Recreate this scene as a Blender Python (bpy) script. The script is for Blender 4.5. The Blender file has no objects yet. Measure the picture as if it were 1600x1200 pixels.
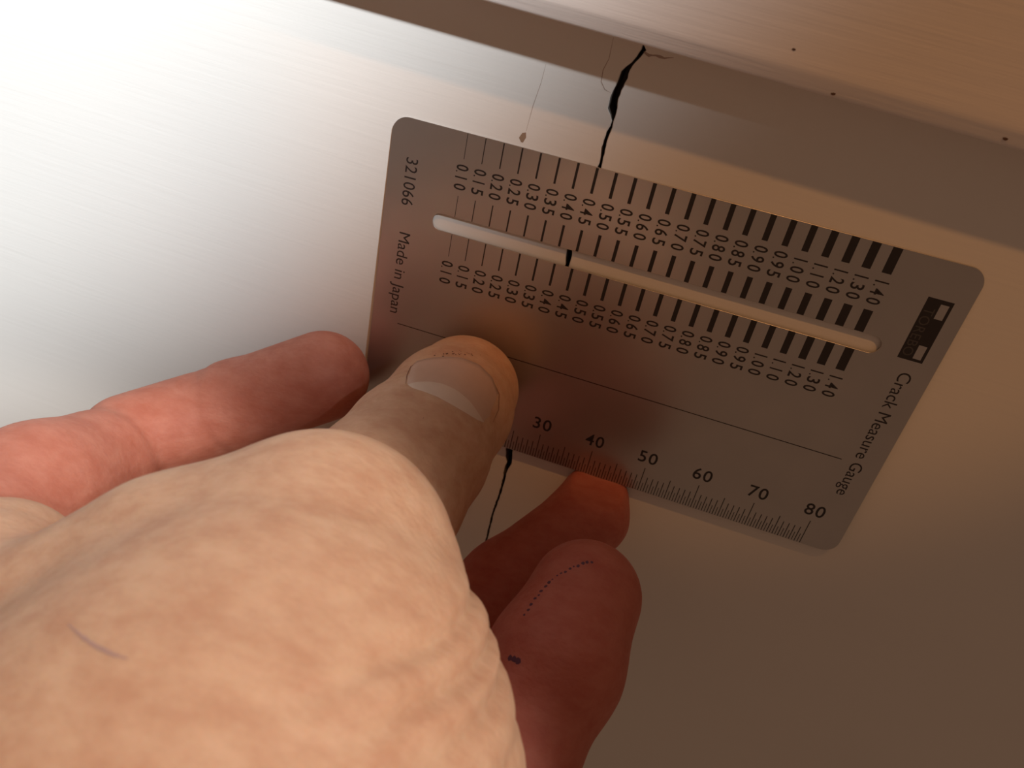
import bpy, bmesh, math, random
import numpy as np
from mathutils import Matrix, Vector

random.seed(4)
rng = np.random.default_rng(7)
S = 0.001                                   # the place is measured in millimetres
scene = bpy.context.scene
COL = scene.collection

# ------------------------------------------------------------------ camera
# wall = plane y 0, x along the trim, z up; the camera stands in front (y < 0)
CAM = np.array([44.85161, -113.941612, 30.978622])
CR = np.array([[0.939733, -0.321414, 0.1166], [0.265831, 0.472361, -0.840363], [0.215027, 0.820712, 0.529335]])      # columns: right, up, back
FPX = 1159.13
cam_d = bpy.data.cameras.new('camera')
cam_d.sensor_width = 36.0
cam_d.lens = FPX / 1600 * 36
cam_d.clip_start = 0.002
cam_d.clip_end = 20
cam_d.dof.use_dof = True
cam_d.dof.focus_distance = 0.117
cam_d.dof.aperture_fstop = 40
cam_o = bpy.data.objects.new('camera', cam_d)
COL.objects.link(cam_o)
mw = Matrix.Identity(4)
for i in range(3):
    for j in range(3):
        mw[i][j] = CR[i, j]
    mw[i][3] = CAM[i] * S
cam_o.matrix_world = mw
scene.camera = cam_o

# ------------------------------------------------------------------ light
world = bpy.data.worlds.new('room_light')
scene.world = world
world.use_nodes = True
bg = world.node_tree.nodes['Background']
bg.inputs[0].default_value = (0.80, 0.49, 0.32, 1)
bg.inputs[1].default_value = 0.17


def spot(name, pos, target, power, color, size_deg, blend, radius, flat=1.0):
    l = bpy.data.lights.new(name, 'SPOT')
    l.energy = power
    l.color = color
    l.spot_size = math.radians(size_deg)
    l.spot_blend = blend
    l.shadow_soft_size = radius * S
    o = bpy.data.objects.new(name, l)
    COL.objects.link(o)
    o.location = Vector(pos) * S
    d = Vector(target) - Vector(pos)
    o.rotation_euler = d.to_track_quat('-Z', 'Y').to_euler()
    o.scale = (1, flat, 1)
    return o


def towards(target, direction, dist):
    d = Vector(direction).normalized()
    return tuple(Vector(target) + d * dist)


# daylight that falls past the photographer onto the left of the wall and the hand
t1 = (-139, 0, 72)
spot('daylight_beam', towards(t1, (1.0, -1, 0.83), 1000), t1, 94, (0.90, 0.96, 1.0), 21.5, 0.7, 18)
# added spot from high right, cone fitted to light only near hand and arm
t3 = (-5, -108, -50)
spot('added_hand_spot', towards(t3, (1.5, -1, 2.0), 620), t3, 12.0, (1.0, 0.92, 0.84), 14.4, 0.25, 6)
# warm lamp of the room
t2 = (70, 0, 46)
spot('warm_lamp', towards(t2, (0.22, -1, 1.70), 560), t2, 3.5, (1.0, 0.43, 0.13), 18.0, 0.3, 9, 0.56)

scene.view_settings.view_transform = 'Standard'
scene.view_settings.look = 'None'
scene.view_settings.gamma = 1.0
scene.view_settings.exposure = 0.0
scene.view_settings.use_curve_mapping = False


# ------------------------------------------------------------------ helpers
def tag(o, label=None, cat=None, group=None, kind=None):
    if label: o['label'] = label
    if cat: o['category'] = cat
    if group: o['group'] = group
    if kind: o['kind'] = kind
    return o


def link(name, mesh, mat=None, parent=None):
    o = bpy.data.objects.new(name, mesh)
    COL.objects.link(o)
    if mat is not None and len(mesh.materials) == 0:
        mesh.materials.append(mat)
    if parent is not None:
        o.parent = parent
    return o


def mesh_from(name, verts, faces, smooth=False):
    me = bpy.data.meshes.new(name)
    me.from_pydata([tuple(float(c) * S for c in v) for v in verts], [], faces)
    me.validate()
    me.update()
    if smooth:
        me.polygons.foreach_set('use_smooth', [True] * len(me.polygons))
    return me


def at(px, py, depth):
    """a point of the hand in millimetres, measured by its direction and its distance from the lens"""
    c = np.array([(px - 800) / FPX * depth, -(py - 600) / FPX * depth, -depth])
    return CAM + CR @ c


def new_mat(name):
    m = bpy.data.materials.new(name)
    m.use_nodes = True
    nt = m.node_tree
    return m, nt, nt.nodes['Principled BSDF']


def nd(nt, kind, **kw):
    n = nt.nodes.new(kind)
    for k, v in kw.items():
        setattr(n, k, v)
    return n


def mapped_noise(nt, scale, vec_scale, detail=3, rough=0.5):
    tc = nd(nt, 'ShaderNodeTexCoord')
    mp = nd(nt, 'ShaderNodeMapping')
    mp.inputs['Scale'].default_value = vec_scale
    nt.links.new(tc.outputs['Object'], mp.inputs[0])
    nz = nd(nt, 'ShaderNodeTexNoise')
    nz.inputs['Scale'].default_value = scale
    nz.inputs['Detail'].default_value = detail
    nz.inputs['Roughness'].default_value = rough
    nt.links.new(mp.outputs[0], nz.inputs['Vector'])
    return nz


def paint_material(name, color, color2, rough, stroke=0.35):
    m, nt, b = new_mat(name)
    strokes = mapped_noise(nt, 900, (0.035, 1.0, 1.0), 4, 0.6)
    blot = mapped_noise(nt, 28, (0.5, 1, 1), 3)
    ramp = nd(nt, 'ShaderNodeMix', data_type='RGBA')
    ramp.inputs[6].default_value = (*color, 1)
    ramp.inputs[7].default_value = (*color2, 1)
    nt.links.new(blot.outputs['Fac'], ramp.inputs[0])
    nt.links.new(ramp.outputs[2], b.inputs['Base Color'])
    b.inputs['Roughness'].default_value = rough
    bump = nd(nt, 'ShaderNodeBump')
    bump.inputs['Strength'].default_value = stroke
    bump.inputs['Distance'].default_value = 0.0002
    nt.links.new(strokes.outputs['Fac'], bump.inputs['Height'])
    nt.links.new(bump.outputs[0], b.inputs['Normal'])
    return m


def flat_material(name, color, rough=0.6, metallic=0.0):
    m, nt, b = new_mat(name)
    nz = mapped_noise(nt, 700, (1, 1, 1), 2)
    mx = nd(nt, 'ShaderNodeMix', data_type='RGBA')
    mx.inputs[6].default_value = (*[c * 0.9 for c in color], 1)
    mx.inputs[7].default_value = (*color, 1)
    nt.links.new(nz.outputs['Fac'], mx.inputs[0])
    nt.links.new(mx.outputs[2], b.inputs['Base Color'])
    b.inputs['Roughness'].default_value = rough
    b.inputs['Metallic'].default_value = metallic
    return m


M_WALL = paint_material('white_brushed_paint', (0.80, 0.78, 0.74), (0.74, 0.72, 0.69), 0.38, 0.22)
M_TRIM = paint_material('white_trim_paint', (0.78, 0.74, 0.71), (0.72, 0.68, 0.65), 0.36, 0.45)
M_CRACK = flat_material('raw_plaster_in_crack', (0.20, 0.17, 0.15), 0.95)
M_CHIP = flat_material('bare_brown_spot', (0.32, 0.22, 0.15), 0.8)
M_DARKCHIP = flat_material('dark_brown_speck', (0.10, 0.05, 0.03), 0.8)
M_HAIR = flat_material('hairline_crack_brown', (0.42, 0.33, 0.29), 0.8)
M_INK = flat_material('black_print', (0.018, 0.013, 0.013), 0.45)

# ------------------------------------------------------------------ wall with the crack
LEFT = [(34.77, 19.19), (34.77, 18.36), (34.4, 17.31), (33.99, 16.4), (33.25, 15.64), (32.83, 14.96), (32.77, 14.29),
        (32.82, 13.81), (32.64, 12.93), (32.49, 12.22), (32.36, 11.16), (32.42, 10.33), (32.36, 9.62), (32.65, 9.27),
        (33.07, 8.78), (33.46, 8.1), (33.5, 7.33), (33.15, 6.34), (33.14, 5.72), (33.05, 5.05), (33.15, 3.45),
        (33.31, 2.58), (33.41, 1.69), (33.32, 0.76), (33.14, -2.9), (32.76, -7.79), (32.21, -12.85), (32.25, -13.87), (32.56, -15.63),
        (32.35, -21.36), (31.9, -29.04), (31.56, -38.56), (31.23, -47.99), (31.1, -55.2), (31.49, -57.24), (31.96, -58.26),
        (31.77, -59.98), (32, -62.16), (32.08, -64.45), (32.11, -66.15), (31.77, -72.13), (32.01, -79.45), (31.79, -90.33), (32.31, -111.74)]
RIGHT = [(34.77, 19.19), (35.34, 18.45), (35.04, 17.67), (34.16, 16.12), (34.02, 15.43), (33.91, 14.91), (33.94, 14.27),
         (33.8, 13.57), (33.58, 12.5), (33.58, 11.92), (33.5, 11.3), (33.6, 10.66), (33.69, 9.48), (33.71, 8.78),
         (33.65, 8.07), (33.72, 7.21), (33.71, 6.32), (33.6, 5.75), (33.57, 5.2), (33.62, 3.77), (33.74, 2.71),
         (33.77, 1.97), (33.8, 0.86), (33.73, -2.9), (33.56, -7.78), (33.04, -12.85), (33.11, -13.56), (33.19, -15.49),
         (33.04, -21.36), (32.78, -29.04), (32.54, -38.56), (32.4, -47.99), (32.35, -54.86), (32.7, -57.12), (32.87, -58.26),
         (32.42, -60.31), (32.5, -62.15), (32.54, -63.82), (32.46, -66.4), (32.16, -72.13), (32.3, -79.45), (31.98, -90.33), (32.31, -111.74)]


def jagged(pl, amp):
    out = []
    for a, b in zip(pl[:-1], pl[1:]):
        n = max(1, int(math.hypot(b[0] - a[0], b[1] - a[1]) / 0.45))
        for k in range(n):
            t = k / n
            x = a[0] + (b[0] - a[0]) * t
            z = a[1] + (b[1] - a[1]) * t
            if out:
                x += random.uniform(-amp, amp)
            out.append((x, z))
    out.append(pl[-1])
    return out


X0, X1, Z0, Z1 = -600, 700, -800, 500


def half_wall(side, crack, yo):
    """one sheet of paint and plaster beside the crack, 6 mm deep, its front edge chipped round"""
    sgn = 1 if side == 'L' else -1
    xe = X0 if side == 'L' else X1
    top = (crack[0][0], Z1)
    bot = (crack[-1][0], Z0)
    edge = [top] + crack + [bot]
    n = len(edge)
    V, F = [], []
    inset = 0.10
    for (x, z) in edge:
        V.append((x - sgn * inset, yo, z))
    for (x, z) in edge:
        V.append((x, yo + 0.16, z))
    for (x, z) in edge:
        V.append((x + sgn * 0.02, 6.0, z))
    for i in range(n - 1):
        for r in (0, 1):
            q = [r * n + i, r * n + i + 1, (r + 1) * n + i + 1, (r + 1) * n + i]
            F.append(q if sgn > 0 else q[::-1])
    o0 = len(V)
    V += [(xe, yo, Z1), (xe, yo, Z0)]
    poly = list(range(n)) + [o0 + 1, o0]
    F.append(poly if sgn < 0 else poly[::-1])
    return V, F


VL, FL = half_wall('L', jagged(LEFT, 0.06), 0.0)
VR, FR = half_wall('R', jagged(RIGHT, 0.06), 0.0)
nL = len(VL)
V = VL + VR + [(X0, 6, Z0), (X1, 6, Z0), (X1, 6, Z1), (X0, 6, Z1)]
F = FL + [[i + nL for i in f] for f in FR] + [[nL + len(VR) + k for k in (0, 1, 2, 3)]]
wm = mesh_from('wall_back', V, F)
wall = link('wall_back', wm, M_WALL)
wm.materials.append(M_CRACK)
for pz in wm.polygons:
    if len(pz.vertices) == 4:
        ys = [wm.vertices[i].co.y for i in pz.vertices]
        if max(ys) > 0.001:
            pz.material_index = 1
tag(wall, 'white painted wall split by an upright dark crack', kind='structure')


def slab(name, outline, y0, y1, mat, parent, label=None):
    n = len(outline)
    V = [(x, y0, z) for x, z in outline] + [(x, y1, z) for x, z in outline]
    F = [list(range(n)), list(range(2 * n - 1, n - 1, -1))]
    for i in range(n):
        F.append([i, n + i, n + (i + 1) % n, (i + 1) % n])
    o = link(name, mesh_from(name, V, F), mat, parent)
    if label:
        o['label'] = label
    return o


def ribbon(name, pts, width, y, mat, parent, wob=0.0):
    a, b = [], []
    for i, (x, z) in enumerate(pts):
        p0 = pts[max(0, i - 1)]
        p1 = pts[min(len(pts) - 1, i + 1)]
        dx, dz = p1[0] - p0[0], p1[1] - p0[1]
        L = math.hypot(dx, dz) or 1
        w = width * 0.5 * (1 if 0 < i < len(pts) - 1 else 0.35) * (1 + random.uniform(-wob, wob))
        a.append((x - dz / L * w, z + dx / L * w))
        b.append((x + dz / L * w, z - dx / L * w))
    return slab(name, a + b[::-1], y - 0.012, y + 0.005, mat, parent)


slab('paint_chip', [(20.86, 1.39), (20.41, 1.95), (20.74, 2.74), (21.31, 3), (21.49, 2.26), (21.18, 1.38)],
     -0.02, 0.01, M_CHIP, wall, 'small brown chipped spot in the paint')
ribbon('hairline_crack', [(21.96, 13.13), (21.87, 10.4), (21.46, 7.05), (21.27, 3.17)], 0.09, 0, M_HAIR, wall, 0.3)
ribbon('hairline_crack', [(30.5, 18.89), (30.67, 16.09), (30.28, 14.49), (30.44, 12.9), (31.25, 12.01), (32.15, 11.81)], 0.10, 0, M_HAIR, wall, 0.3)
ribbon('hairline_crack', jagged([(35.14, 18.19), (36.04, 17.89), (36.95, 18.14), (38.16, 18.09), (39.36, 18.49)], 0.12), 0.28, 0, M_HAIR, wall, 0.5)

# ------------------------------------------------------------------ trim board above
H = 7.8
LIP = 19.7
prof = [(0, LIP + 0.7), (-H + 1.8, LIP + 0.35), (-H + 1.1, LIP + 0.02), (-H + 0.85, LIP), (-H + 0.72, LIP + 0.12), (-H + 0.62, LIP + 0.35),
        (-H + 0.12, LIP + 1.75), (-H + 0.02, LIP + 2.05), (-H - 0.02, LIP + 2.4), (-H - 0.02, LIP + 3.0), (-H + 0.3, LIP + 30),
        (-H + 1.2, LIP + 110), (0, LIP + 110)]
FZ = [q[1] for q in prof[3:12]]
FY = [q[0] for q in prof[3:12]]
NX = 60
V, F = [], []
for i in range(NX + 1):
    x = X0 + (X1 - X0) * i / NX
    for (y, z) in prof:
        V.append((x, y, z))
npf = len(prof)
for i in range(NX):
    for j in range(npf - 1):
        F.append([i * npf + j, (i + 1) * npf + j, (i + 1) * npf + j + 1, i * npf + j + 1])
F.append(list(range(npf)))
F.append([NX * npf + j for j in range(npf)][::-1])
tm = mesh_from('trim', V, F, True)
trim = link('trim_1', tm, M_TRIM)
try:
    tm.set_sharp_from_angle(angle=math.radians(50))
except Exception:
    pass
tag(trim, 'white painted wooden trim board with rounded edge above the crack', kind='structure')


def on_front(px, py, y):
    d = CR @ np.array([(px - 800) / FPX, -(py - 600) / FPX, -1.0])
    s = (y - CAM[1]) / d[1]
    q = CAM + s * d
    return q[0], q[2]


for (px, py, r) in ((1240, 77, 0.2), (1302, 147, 0.27), (1571, 217, 0.27)):
    yy = -H
    for _ in range(4):
        cx, cz = on_front(px, py, yy)
        yy = float(np.interp(cz, FZ, FY))
    ol = [(cx + r * 1.25 * math.cos(a) * random.uniform(.7, 1.2), cz + r * 0.7 * math.sin(a) * random.uniform(.7, 1.2))
          for a in [k * 2 * math.pi / 9 for k in range(9)]]
    slab('paint_speck', ol[::-1], yy - 0.06, yy + 0.5, M_DARKCHIP, trim)

# ------------------------------------------------------------------ the gauge card
W, HC = 91.3, 54.68
CARD = np.array([[0.999456, -0.032971, -0.000863], [0.0, 0.026177, -0.999657], [0.032982, 0.999113, 0.026163]])
CO = np.array([-0.000233, -0.269907, 0.007064])
gauge = bpy.data.objects.new('crack_gauge', None)
gauge.empty_display_size = 0.01
COL.objects.link(gauge)
gm = Matrix.Identity(4)
for i in range(3):
    for j in range(3):
        gm[i][j] = CARD[i, j]
    gm[i][3] = CO[i] * S
gauge.matrix_world = gm
tag(gauge, 'grey metal crack measure gauge card held flat against the cracked wall', 'gauge card')


def round_rect(u0, v0, u1, v1, r, n=10):
    out = []
    for (cu, cv, a0) in ((u1 - r, v0 + r, -90), (u1 - r, v1 - r, 0), (u0 + r, v1 - r, 90), (u0 + r, v0 + r, 180)):
        for k in range(n + 1):
            a = math.radians(a0 + 90 * k / n)
            out.append((cu + r * math.cos(a), cv + r * math.sin(a)))
    return out


def curve_mesh(name, loops, extrude, bevel=0.0):
    cu = bpy.data.curves.new(name, 'CURVE')
    cu.dimensions = '2D'
    cu.fill_mode = 'BOTH'
    cu.extrude = extrude * S
    cu.bevel_depth = bevel * S
    cu.bevel_resolution = 1
    for lp in loops:
        sp = cu.splines.new('POLY')
        sp.points.add(len(lp) - 1)
        for q, (u, v) in zip(sp.points, lp):
            q.co = (u * S, -v * S, 0, 1)
        sp.use_cyclic_u = True
    ob = bpy.data.objects.new(name, cu)
    COL.objects.link(ob)
    dg = bpy.context.evaluated_depsgraph_get()
    me = bpy.data.meshes.new_from_object(ob.evaluated_get(dg))
    bpy.data.objects.remove(ob)
    bpy.data.curves.remove(cu)
    me.name = name
    return me


m, nt, b = new_mat('satin_steel')
nz = mapped_noise(nt, 120, (1, 1, 1), 4)
mx = nd(nt, 'ShaderNodeMix', data_type='RGBA')
mx.inputs[6].default_value = (0.47, 0.445, 0.435, 1)
mx.inputs[7].default_value = (0.55, 0.51, 0.49, 1)
nt.links.new(nz.outputs['Fac'], mx.inputs[0])
nt.links.new(mx.outputs[2], b.inputs['Base Color'])
b.inputs['Metallic'].default_value = 0.9
b.inputs['Roughness'].default_value = 0.30
M_STEEL = m

TK = 0.25
pm = curve_mesh('plate', [round_rect(0, 0, W, HC, 2.6), round_rect(8.7, 13.68, 82.45, 16.62, 1.465)], TK / 2 - 0.03, 0.03)
plate = link('plate', pm, M_STEEL, gauge)
plate.location = (0, 0, -TK / 2 * S)

PZ = 0.004 * S


def bar_mesh(name, quads, t=0.010):
    V, F = [], []
    for (u0, v0, u1, v1) in quads:
        o = len(V)
        for zz in (0, t):
            V += [(u0, -v0, zz), (u1, -v0, zz), (u1, -v1, zz), (u0, -v1, zz)]
        F += [[o + 4, o + 7, o + 6, o + 5], [o, o + 1, o + 5, o + 4], [o + 1, o + 2, o + 6, o + 5],
              [o + 2, o + 3, o + 7, o + 6], [o + 3, o, o + 4, o + 7]]
    return mesh_from(name, V, F)


def text_mesh(txt, spacing=1.0, weight=0.0):
    cu = bpy.data.curves.new('lettering', 'FONT')
    cu.body = txt
    cu.size = 0.01
    cu.extrude = 0.00001
    cu.space_character = spacing
    cu.resolution_u = 4
    cu.offset = weight
    ob = bpy.data.objects.new('lettering', cu)
    COL.objects.link(ob)
    dg = bpy.context.evaluated_depsgraph_get()
    me = bpy.data.meshes.new_from_object(ob.evaluated_get(dg))
    bpy.data.objects.remove(ob)
    bpy.data.curves.remove(cu)
    co = np.zeros(len(me.vertices) * 3)
    me.vertices.foreach_get('co', co)
    return me, co.reshape(-1, 3)


def lettering(name, txt, box, down, mat, spacing=1.0, descender=0.0, weight=0.0, z=0.0):
    """text fitted to the box (u0, v0, u1, v1); down = it reads down the card"""
    u0, v0, u1, v1 = box
    me, c = text_mesh(txt, spacing, weight)
    mn, mxx = c.min(0), c.max(0)
    x = (c[:, 0] - mn[0]) / (mxx[0] - mn[0])
    y = (c[:, 1] - mn[1]) / (mxx[1] - mn[1])
    y = y * (1 + descender) - descender
    zz = np.where(c[:, 2] > 0, 0.012, 0.0) + z
    if down:
        U = u0 + y * (u1 - u0)
        Vv = v0 + x * (v1 - v0)
    else:
        U = u0 + x * (u1 - u0)
        Vv = v1 - y * (v1 - v0)
    co = np.stack([U, -Vv, zz], 1) * S
    me.vertices.foreach_set('co', co.ravel())
    me.update()
    me.materials.clear()
    o = link(name, me, mat, gauge)
    o.location.z = PZ
    return o


GLYPH = {}


def glyph(ch):
    if ch not in GLYPH:
        me, c = text_mesh(ch, 1.0, 0.00013)
        mn, mxx = c.min(0), c.max(0)
        n = (c - mn) / np.maximum(mxx - mn, 1e-9)
        n[:, 2] = np.where(c[:, 2] > 0, 0.012, 0.0)
        GLYPH[ch] = (n, [list(pz.vertices) for pz in me.polygons])
        bpy.data.meshes.remove(me)
    return GLYPH[ch]


def gauge_number(s, u0, u1, v0):
    """a number such as 0.35 reading down the card, every digit in a cell of one width"""
    V, F = [], []
    for ch, (c, w) in zip(s, ((0.49, 0.96), (1.17, 0.25), (2.08, 0.98), (3.60, 0.98))):
        hgt = 1.0
        if ch == '1':
            ch, w = 'I', 0.23
        if ch == '.':
            hgt = 0.125
        n, fs = glyph(ch)
        o = len(V)
        for (x, y, z) in n:
            V.append((u0 + y * hgt * (u1 - u0), -(v0 + c + (x - 0.5) * w), z))
        F += [[o + i for i in f] for f in fs]
    o = link('gauge_number', mesh_from('gauge_number', V, F), M_INK, gauge)
    o.location.z = PZ


vals = [0.10 + 0.05 * k for k in range(19)] + [1.1, 1.2, 1.3, 1.4]
for k, w in enumerate(vals):
    u = 12.42 + 3.0 * k
    for (a, bb) in ((0.06, 4.08), (10.05, 13.64), (16.66, 20.62)):
        o = link('gauge_mark', bar_mesh('gauge_mark', [(u - w / 2, a, u + w / 2, bb)]), M_INK, gauge)
        o.location.z = PZ
    for a in (4.97, 21.52):
        gauge_number('%.2f' % w, u - 1.02, u + 1.03, a)
o = link('rule_line', bar_mesh('rule_line', [(4.92, 35.78, 85.0, 35.94)]), M_INK, gauge)
o.location.z = PZ
U0 = 5.18
quads = []
for k in range(0, 161):
    u = U0 + k * 0.5
    top = 49.5 if k % 20 == 0 else 50.45 if k % 10 == 0 else 51.35 if k % 2 == 0 else 52.75
    hw = 0.075 if k % 2 == 0 else 0.06
    quads.append((u - hw, top, u + hw, HC - 0.06))
o = link('ruler_ticks', bar_mesh('ruler_ticks', quads), M_INK, gauge)
o.location.z = PZ
for k in range(0, 9):
    u = U0 + 10 * k
    if k > 0:
        lettering('ruler_number', '%d' % (10 * k), (u - 1.8, 45.95, u + 1.6, 48.4), False, M_INK, 1.12, 0.0, 0.0001)
lettering('lettering', '321066', (2.9, 6.1, 4.95, 13.95), True, M_INK, 1.02)
lettering('lettering', 'Made in Japan', (3.15, 18.75, 5.2, 34.0), True, M_INK, 1.0, 0.28)
lettering('lettering', 'Crack Measure Gauge', (86.65, 18.1, 88.7, 42.55), True, M_INK, 1.0, 0.28)
lm = bar_mesh('logo', [(85.25, 5.7, 87.35, 15.95), (87.35, 5.7, 89.0, 6.35), (87.35, 15.5, 89.0, 15.95), (88.55, 6.35, 89.0, 15.5),
                       (87.35, 8.7, 88.55, 13.2)])
logo = link('logo', lm, M_INK, gauge)
logo.location.z = PZ
logo['label'] = 'black boxed maker logo'
M_FAINT = flat_material('faint_grey_print', (0.06, 0.055, 0.055), 0.5)
lettering('lettering', 'TOREBO', (85.55, 7.3, 87.0, 15.3), True, M_FAINT, 1.05, 0, 0, 0.012)

# ------------------------------------------------------------------ the hand
NC = CARD[:, 2]                              # card normal, out of the wall


def prim(a, b, ra, rb, n=None, k=1.0):
    return (np.array(a), np.array(b), ra, rb, None if n is None else np.array(n), k)


def chain(pts, n=None, k=1.0):
    P = [at(x, y, d) for (x, y, d, r) in pts]
    return [prim(P[i], P[i + 1], pts[i][3], pts[i + 1][3], n, k) for i in range(len(pts) - 1)]


NAILN = at(640, 900, 100) * 0
v1 = at(722, 610, 128) - at(700, 560, 60)
thumb_tip = chain([(727, 606, 128.6, 9.4), (704, 636, 124.5, 10.4), (650, 705, 116.0, 11.4), (598, 772, 109, 12.0)], NC, 1.25)
thumb_mid = chain([(598, 772, 109, 11.8), (560, 815, 98, 10.0), (510, 880, 84, 11.0)])
thumb_near = chain([(498, 884, 79, 13.6), (430, 1130, 70, 22.3), (330, 1330, 66, 30)]) + \
    chain([(498, 884, 79, 13.6), (290, 940, 77, 12.8), (120, 1030, 74, 12), (-60, 1060, 76, 12)])
index_f = chain([(505, 588, 135, 8.3), (370, 634, 137, 8.3), (205, 690, 131, 8.6)])
index_p = chain([(150, 728, 123, 9.4), (62, 768, 112, 10.2), (-70, 900, 97, 12), (-200, 1080, 86, 15)])
web = chain([(-5, 905, 88, 9.6), (-60, 1000, 80, 13), (60, 1150, 76, 15), (250, 1250, 68, 18)])
middle_f = chain([(930, 775, 140.5, 6.2), (920, 806, 138, 7.0), (790, 915, 132, 7.9), (640, 1060, 120, 8.6), (420, 1260, 102, 12)])
ring_f = chain([(914, 932, 113, 8.6), (866, 1037, 106, 9.5), (800, 1172, 101, 8.7), (690, 1330, 98, 9.5), (420, 1450, 92, 12)])
little_f = chain([(830, 1330, 120, 6.6), (760, 1400, 114, 7.0), (600, 1500, 102, 8), (380, 1600, 84, 11)])
palm = chain([(-200, 1080, 86, 15), (200, 1330, 90, 18), (420, 1450, 92, 13)]) + \
    chain([(330, 1330, 66, 28), (200, 1450, 78, 22), (380, 1600, 84, 13)])
# the forearm runs back to the photographer
ARM = [((24, -92, -66), 24), ((33, -130, -82), 26), ((41, -190, -100), 33), ((46, -250, -118), 37)]
palm += [prim(ARM[i][0], ARM[i + 1][0], ARM[i][1], ARM[i + 1][1]) for i in range(3)]


def d_prim(P, q):
    a, b, ra, rb, n, k = q
    ba = b - a
    t = np.clip(((P - a) @ ba) / (ba @ ba), 0, 1)
    w = P - a - t[:, None] * ba
    if n is not None:
        w = w + (k - 1) * (w @ n)[:, None] * n
    return np.sqrt((w * w).sum(1)) - (ra + t * (rb - ra))


def smin(a, b, k):
    h = np.clip(0.5 + 0.5 * (b - a) / k, 0, 1)
    return b + (a - b) * h - k * h * (1 - h)


def group(P, prims, k):
    d = d_prim(P, prims[0])
    for q in prims[1:]:
        d = smin(d, d_prim(P, q), k)
    return d


def hand_sdf(P, parts=False):
    th = smin(smin(group(P, thumb_tip, 2.0), group(P, thumb_mid, 2.0), 2.0), group(P, thumb_near, 4.0), 1.2)
    ix = smin(group(P, index_f, 2.0), group(P, index_p, 3.0), 1.2)
    md = group(P, middle_f, 2.5)
    # flesh gives way where it presses on the card and the wall
    L = (P - CO) @ CARD
    foot = np.maximum(np.maximum(-0.25 - L[:, 0], L[:, 0] - W - 0.25), np.maximum(L[:, 1] - 0.25, -HC - 0.2 - L[:, 1]))
    th = np.maximum(th, 0.03 - L[:, 2])
    behind = np.maximum(foot, -TK - 0.04 - L[:, 2])
    md = np.maximum(np.maximum(md, -behind), P[:, 1] + 0.05)
    rg = group(P, ring_f, 3.0)
    lt = group(P, little_f, 3.0)
    pl = group(P, palm, 8.0)
    wb = group(P, web, 5.0)
    fg = np.minimum(np.minimum(smin(md, rg, 0.5), lt), ix)
    d = smin(fg, smin(pl, wb, 5.0), 3.0)
    d = smin(d, th, 3.0)
    if parts:
        return d, th, ix, md, rg
    return d


def surface_nets(lo, hi, h):
    n = np.ceil((hi - lo) / h).astype(int) + 1
    B = 8
    n = ((n + B - 1) // B) * B
    D = np.full(tuple(n), 9.0, np.float32)
    nb = n // B
    bi = np.stack(np.meshgrid(*[np.arange(c) for c in nb], indexing='ij'), -1).reshape(-1, 3)
    cen = lo + (bi * B + (B - 1) / 2) * h
    dc = np.concatenate([hand_sdf(c) for c in np.array_split(cen, max(1, len(cen) // 60000))])
    rad = B * h * 0.9 + 4
    neg = bi[dc < -rad]
    for (i, j, k) in neg:
        D[i * B:i * B + B, j * B:j * B + B, k * B:k * B + B] = -9
    act = bi[np.abs(dc) <= rad]
    off = np.stack(np.meshgrid(*[np.arange(B)] * 3, indexing='ij'), -1).reshape(-1, 3)
    for chunk in np.array_split(act, max(1, len(act) // 300)):
        idx = (chunk[:, None, :] * B + off[None]).reshape(-1, 3)
        d = hand_sdf(lo + idx * h)
        D[idx[:, 0], idx[:, 1], idx[:, 2]] = d
    s = D < 0
    c = s[:-1, :-1, :-1].astype(np.int8)
    tot = np.zeros_like(c)
    for dx in (0, 1):
        for dy in (0, 1):
            for dz in (0, 1):
                tot += s[dx:s.shape[0] - 1 + dx, dy:s.shape[1] - 1 + dy, dz:s.shape[2] - 1 + dz]
    cells = np.argwhere((tot > 0) & (tot < 8))
    vid = np.full(tot.shape, -1, np.int32)
    vid[cells[:, 0], cells[:, 1], cells[:, 2]] = np.arange(len(cells))
    corner = [(x, y, z) for x in (0, 1) for y in (0, 1) for z in (0, 1)]
    val = {q: D[cells[:, 0] + q[0], cells[:, 1] + q[1], cells[:, 2] + q[2]] for q in corner}
    acc = np.zeros((len(cells), 3))
    cnt = np.zeros(len(cells))
    for q in corner:
        for ax in range(3):
            if q[ax] == 0:
                r = list(q); r[ax] = 1; r = tuple(r)
                a, b2 = val[q], val[r]
                msk = (a < 0) != (b2 < 0)
                t = np.where(msk, a / np.where(msk, a - b2, 1), 0)
                pt = np.array(q, float)[None].repeat(len(cells), 0)
                pt[:, ax] += t
                acc += pt * msk[:, None]
                cnt += msk
    Vv = lo + (cells + acc / cnt[:, None]) * h
    faces = []
    for ax in range(3):
        o1, o2 = (ax + 1) % 3, (ax + 2) % 3
        sl0 = [slice(None)] * 3; sl1 = [slice(None)] * 3
        sl0[ax] = slice(0, -1); sl1[ax] = slice(1, None)
        a, b2 = s[tuple(sl0)], s[tuple(sl1)]
        e = np.argwhere(a != b2)
        e = e[(e[:, o1] > 0) & (e[:, o2] > 0) & (e[:, o1] < s.shape[o1] - 1) & (e[:, o2] < s.shape[o2] - 1)]
        flip = ~a[e[:, 0], e[:, 1], e[:, 2]]
        q = []
        for (da, db) in ((0, 0), (1, 0), (1, 1), (0, 1)):
            w = e.copy()
            w[:, o1] -= da
            w[:, o2] -= db
            q.append(vid[w[:, 0], w[:, 1], w[:, 2]])
        q = np.stack(q, 1)
        q[flip] = q[flip][:, ::-1]
        faces.append(q)
    return Vv, np.concatenate(faces)


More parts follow.
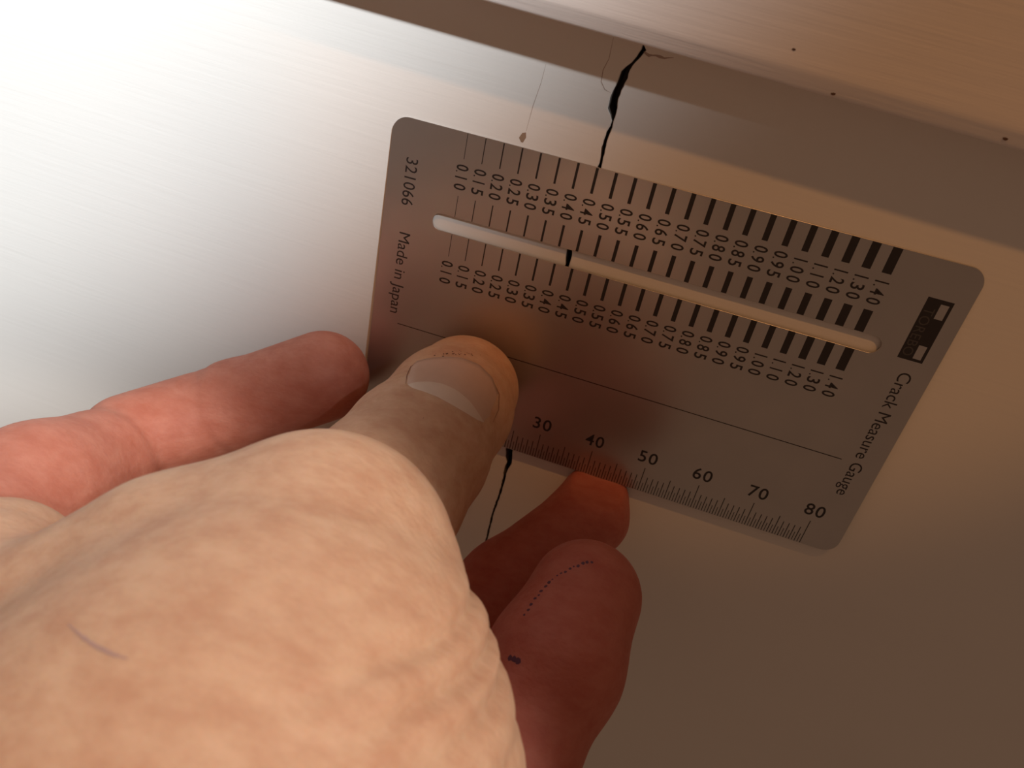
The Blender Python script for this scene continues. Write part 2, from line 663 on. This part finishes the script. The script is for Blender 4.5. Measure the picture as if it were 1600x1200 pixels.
allp = thumb_tip + thumb_mid + thumb_near + index_f + index_p + web + middle_f + ring_f + little_f + palm
pts = np.array([q[0] - q[2] for q in allp] + [q[0] + q[2] for q in allp] + [q[1] - q[3] for q in allp] + [q[1] + q[3] for q in allp])
lo, hi = pts.min(0) - 3, pts.max(0) + 3
HV, HF = surface_nets(lo, hi, 0.9)


def grad(P, fn=hand_sdf, e=0.15):
    g = np.stack([fn(P + e * ax) - fn(P - e * ax) for ax in np.eye(3)], 1)
    return g / np.maximum(np.linalg.norm(g, axis=1)[:, None], 1e-9)


def chunked(fn, P, n=200000):
    return np.concatenate([fn(P[i:i + n]) for i in range(0, len(P), n)])


for it in range(2):
    d = chunked(hand_sdf, HV)
    HV = HV - d[:, None] * chunked(grad, HV) * 0.9
NRM = chunked(grad, HV)


def camspace(P):
    return (P - CAM) @ CR * np.array([1, -1, -1])      # x right, y down, z away


q = camspace(HV)
_, th, ix, md, rg = [np.concatenate(z) for z in zip(*[hand_sdf(c, True) for c in np.array_split(HV, 8)])]
# folds of skin where the thumb bends at its base
disp = np.zeros(len(HV))
nearm = np.clip((105 - q[:, 2]) / 15, 0, 1) * np.clip(1 - th / 2, 0, 1)
for (y0, amp, wid, slope) in ((20.2, 1.0, 0.7, 0.10), (23.8, 1.1, 0.7, 0.03), (27.0, 1.0, 0.8, -0.03), (31.0, 0.6, 0.9, -0.08)):
    s = q[:, 1] - y0 + slope * (q[:, 0] + 4) + 0.35 * np.sin(q[:, 0] * 0.6 + y0)
    mask = np.clip((q[:, 0] + 22) / 16, 0, 1)
    disp -= amp * np.exp(-(s / wid) ** 2) * mask * nearm
for k in range(26):                          # fine cross lines of the dorsal skin
    y0 = 14 + k * 1.05 + rng.uniform(-.3, .3)
    s = q[:, 1] - y0 + rng.uniform(-.12, .12) * (q[:, 0] + 4) + 0.5 * np.sin(q[:, 0] * rng.uniform(.2, .5) + k)
    mask = np.clip((q[:, 0] + 30) / 20, 0, 1)
    disp -= rng.uniform(.04, .12) * np.exp(-(s / .35) ** 2) * mask * nearm
def crease(pa, pb, pt, amp, wid, part):
    ax = pb - pa
    ax = ax / np.linalg.norm(ax)
    return -amp * np.exp(-(((HV - pt) @ ax) / wid) ** 2) * np.clip(1 - part / 1.0, 0, 1) * np.clip(1 - np.linalg.norm(HV - pt, axis=1) / 16, 0, 1)


disp += crease(at(505, 588, 135), at(370, 634, 137), at(352, 640, 137), 0.8, 0.9, ix)
disp += crease(at(505, 588, 135), at(370, 634, 137), at(338, 645, 137), 0.5, 0.6, ix)
for k, (x, y, d) in enumerate(((672, 680, 119), (660, 694, 117.5), (640, 716, 115))):
    disp += crease(at(727, 606, 128.6), at(598, 772, 108), at(x, y, d), 0.30, 0.5, th)
HV = HV + NRM * disp[:, None]

hm = bpy.data.meshes.new('hand')
hm.from_pydata([tuple(v) for v in HV * S], [], HF.tolist())
hm.validate()
hm.update()
hm.polygons.foreach_set('use_smooth', [True] * len(hm.polygons))
palmar = np.clip(1 - np.minimum(np.minimum(ix, md), rg) / 2.0, 0, 1) * np.where(ix < np.minimum(md, rg), 0.8, 1.0) * np.clip(th / 3.0, 0, 1)
ca = hm.attributes.new('palmar', 'FLOAT', 'POINT')
ca.data.foreach_set('value', palmar.astype(np.float32))

m, nt, b = new_mat('skin')
attr = nd(nt, 'ShaderNodeAttribute', attribute_name='palmar')
blot0 = mapped_noise(nt, 330, (0.6, 1, 1.2), 4, 0.65)
blot = nd(nt, 'ShaderNodeMapRange')
blot.inputs[1].default_value = 0.33
blot.inputs[2].default_value = 0.67
nt.links.new(blot0.outputs['Fac'], blot.inputs[0])
fine = mapped_noise(nt, 900, (1, 1, 1), 3, 0.6)
c1 = nd(nt, 'ShaderNodeMix', data_type='RGBA')
c1.inputs[6].default_value = (0.58, 0.305, 0.185, 1)
c1.inputs[7].default_value = (0.69, 0.415, 0.265, 1)
c2 = nd(nt, 'ShaderNodeMix', data_type='RGBA')
c2.inputs[6].default_value = (0.47, 0.125, 0.085, 1)
c2.inputs[7].default_value = (0.55, 0.18, 0.13, 1)
nt.links.new(blot.outputs[0], c1.inputs[0])
nt.links.new(blot.outputs[0], c2.inputs[0])
c3 = nd(nt, 'ShaderNodeMix', data_type='RGBA')
nt.links.new(attr.outputs['Fac'], c3.inputs[0])
nt.links.new(c1.outputs[2], c3.inputs[6])
nt.links.new(c2.outputs[2], c3.inputs[7])
nt.links.new(c3.outputs[2], b.inputs['Base Color'])
b.inputs['Roughness'].default_value = 0.62
b.inputs['Subsurface Weight'].default_value = 0.35
b.inputs['Subsurface Radius'].default_value = (1.0, 0.35, 0.18)
b.inputs['Subsurface Scale'].default_value = 0.0022
b.inputs['Specular IOR Level'].default_value = 0.28
bump = nd(nt, 'ShaderNodeBump')
bump.inputs['Strength'].default_value = 0.30
bump.inputs['Distance'].default_value = 0.0002
vor = nd(nt, 'ShaderNodeTexVoronoi', feature='DISTANCE_TO_EDGE')
vor.inputs['Scale'].default_value = 1000
tcv = nd(nt, 'ShaderNodeTexCoord')
mpv = nd(nt, 'ShaderNodeMapping')
mpv.inputs['Scale'].default_value = (0.6, 1.0, 1.25)
nt.links.new(tcv.outputs['Object'], mpv.inputs[0])
nt.links.new(mpv.outputs[0], vor.inputs['Vector'])
add = nd(nt, 'ShaderNodeMath', operation='ADD')
nt.links.new(fine.outputs['Fac'], add.inputs[0])
nt.links.new(vor.outputs['Distance'], add.inputs[1])
nt.links.new(add.outputs[0], bump.inputs['Height'])
nt.links.new(bump.outputs[0], b.inputs['Normal'])
M_SKIN = m
hand = link('person_hand', hm, M_SKIN)
ss = hand.modifiers.new('smooth', 'SUBSURF')
ss.levels = 1
ss.render_levels = 1
tag(hand, 'bare left hand pinching the gauge card between thumb and fingers', 'hand')


def march(px, py, fn=hand_sdf):
    o = CAM
    d = CR @ np.array([(px - 800) / FPX, -(py - 600) / FPX, -1.0])
    d = d / np.linalg.norm(d)
    t = 60.0
    for _ in range(120):
        e = fn((o + d * t)[None])[0]
        t += e * 0.8
        if abs(e) < 1e-3:
            break
    return o + d * t


def tip_sdf(P):
    return group(P, thumb_tip, 2.0)


def ring_sdf(P):
    return smin(group(P, middle_f, 2.5), group(P, ring_f, 3.0), 0.5)


# thumbnail: a curved plate on the back of the thumb tip
free = [(641, 574), (652, 566), (672, 561), (698, 559), (724, 561), (748, 571), (768, 591), (780, 618)]
base = [(633, 600), (645, 606), (664, 612), (684, 620), (706, 632), (728, 645), (748, 657), (767, 663)]


def nail_plate(parent, fn, ns=36, nt_=15):
    """curved nail: sides and root sink into the flesh, the free edge lies on it"""
    fa, ba = np.array(free, float), np.array(base, float)
    sj = np.linspace(0, 1, len(free))
    lower, top = [], []
    for i in range(nt_ + 1):
        t = i / nt_
        for j in range(ns + 1):
            s_ = j / ns
            tl = 1 - 0.32 * math.sin(math.pi * min(1, s_ * 1.08)) ** 0.8
            t = tl * i / 9 if i <= 9 else tl + (1 - tl) * (i - 9) / (nt_ - 9)
            p0 = np.array([np.interp(s_, sj, fa[:, k]) for k in (0, 1)])
            p1 = np.array([np.interp(s_, sj, ba[:, k]) for k in (0, 1)])
            xy = p0 * (1 - t) + p1 * t
            P = march(xy[0], xy[1], fn)
            n = grad(P[None], fn)[0]
            side = min(1.0, min(s_, 1 - s_) * 7)
            root = min(1.0, (1 - t) * 4.5)
            h = -0.10 + 0.30 * side * (0.25 + 0.75 * root) + 0.05 * (1 - t)
            top.append(P + n * h)
            lower.append(P - n * 0.5)
    w = ns + 1
    pink, pale = [], []
    for i in range(nt_):
        for j in range(ns):
            a0 = i * w + j
            f = [a0, a0 + 1, a0 + w + 1, a0 + w]
            (pale if i >= 9 else pink).append(f)
    out = []
    bd = [j for j in range(w)] + [i * w + ns for i in range(1, nt_ + 1)] + [nt_ * w + j for j in range(ns - 1, -1, -1)] + \
         [i * w for i in range(nt_ - 1, 0, -1)]
    n0 = len(top)
    skirt = [[a0, c0, n0 + c0, n0 + a0] for a0, c0 in zip(bd, bd[1:] + bd[:1])]
    for name, fs, mat in (('thumbnail', pink + skirt, M_NAIL), ('lunula', pale, M_LUN)):
        me = mesh_from(name, top + lower, fs, True)
        bmx = bmesh.new()
        bmx.from_mesh(me)
        bmesh.ops.delete(bmx, geom=[v for v in bmx.verts if not v.link_faces], context='VERTS')
        bmesh.ops.recalc_face_normals(bmx, faces=bmx.faces)
        bmx.to_mesh(me)
        bmx.free()
        out.append(link(name, me, mat, parent))
    out[1].parent = out[0]
    return out[0]


M_NAIL = flat_material('nail_pink', (0.66, 0.41, 0.30), 0.38)
M_LUN = flat_material('nail_pale', (0.75, 0.55, 0.43), 0.38)
nail = nail_plate(hand, tip_sdf)
nail['label'] = 'short thumbnail with a pale half moon'


def dabs(name, pts, mat, fn, parent, rr):
    V, F = [], []
    for (x, y), r in zip(pts, rr):
        P = march(x, y, fn)
        n = grad(P[None], fn)[0]
        a = np.cross(n, [0.3, 0.5, 0.8]); a /= np.linalg.norm(a)
        c = np.cross(n, a)
        o = len(V)
        k = 7
        V.append(P + n * 0.05)
        for i in range(k):
            t = 2 * math.pi * i / k
            V.append(P + (a * math.cos(t) + c * math.sin(t)) * r * random.uniform(.75, 1.15) + n * 0.02)
        for i in range(k):
            F.append([o, o + 1 + i, o + 1 + (i + 1) % k])
    return link(name, mesh_from(name, V, F, True), mat, parent)


M_PEN = flat_material('purple_ink', (0.11, 0.035, 0.06), 0.6)
arc = [(820, 960), (836, 936), (852, 916), (870, 900), (890, 889), (910, 881), (932, 876)]
ink = []
for a, c in zip(arc[:-1], arc[1:]):
    for k in range(3):
        ink.append((a[0] + (c[0] - a[0]) * k / 3 + random.uniform(-1, 1), a[1] + (c[1] - a[1]) * k / 3 + random.uniform(-1, 1)))
o = dabs('ink_line', ink, M_PEN, ring_sdf, hand, [random.uniform(.17, .32) for _ in ink])
o['label'] = 'dotted purple pen line on the finger pad'
o = dabs('ink_spot', [(797, 1028), (803, 1030), (809, 1033)], M_PEN, ring_sdf, hand, [0.4, 0.45, 0.5])
o['label'] = 'dark purple pen spot on the finger'
M_DIRT = flat_material('brown_dirt', (0.16, 0.065, 0.035), 0.8)
dirt = [(690 + random.gauss(16, 18), 554 + random.gauss(0, 2.5)) for _ in range(26)]
dabs('dirt_specks', dirt, M_DIRT, tip_sdf, hand, [random.uniform(.07, .17) for _ in dirt])


def skin_line(name, pts, width, mat, fn, parent, lift=0.04):
    """a thin line lying on the skin"""
    pts = np.array(pts, float)
    seg = np.linspace(0, len(pts) - 1, (len(pts) - 1) * 4 + 1)
    xy = np.stack([np.interp(seg, np.arange(len(pts)), pts[:, k]) for k in (0, 1)], 1)
    P = np.array([march(x, y, fn) for x, y in xy])
    n = grad(P, fn)
    V, F = [], []
    for i in range(len(P)):
        tdir = P[min(i + 1, len(P) - 1)] - P[max(i - 1, 0)]
        sd = np.cross(tdir, n[i])
        sd = sd / np.linalg.norm(sd)
        w = width * 0.5 * math.sin(math.pi * (0.08 + 0.84 * i / (len(P) - 1))) * random.uniform(.7, 1.2)
        V += [P[i] - sd * w + n[i] * (lift - 0.03), P[i] + n[i] * lift, P[i] + sd * w + n[i] * (lift - 0.03)]
    for i in range(len(P) - 1):
        for k in (0, 1):
            F.append([3 * i + k, 3 * i + k + 1, 3 * i + k + 4, 3 * i + k + 3])
    return link(name, mesh_from(name, V, F, True), mat, parent)


M_SHADE_DIRT = flat_material('red_brown_shade_dirt', (0.26, 0.09, 0.055), 0.7)  # colour for painted crease shade, and for dirt at the nail
M_VEIN = flat_material('bluish_vein_skin', (0.47, 0.27, 0.22), 0.6)
skin_line('nail_shade_dirt', [(634, 600), (636, 586), (642, 573), (655, 565), (674, 560), (698, 558), (722, 560), (742, 567)], 0.22, M_SHADE_DIRT, tip_sdf, hand, 0.07)  # shade of the groove round the nail painted dark, with dirt at its edge
skin_line('nail_shade_dirt', [(752, 574), (768, 590), (780, 616), (779, 640), (770, 660)], 0.16, M_SHADE_DIRT, tip_sdf, hand, 0.05)
skin_line('crease_shade', [(634, 648), (646, 655), (656, 665), (662, 652)], 0.20, M_SHADE_DIRT, tip_sdf, hand)  # shade of the thumb creases laid on as dark strips
skin_line('crease_shade', [(668, 668), (680, 671), (692, 677)], 0.18, M_SHADE_DIRT, tip_sdf, hand)
skin_line('vein', [(106, 975), (128, 995), (150, 1010), (175, 1022), (200, 1030)], 0.3, M_VEIN, hand_sdf, hand, 0.05)
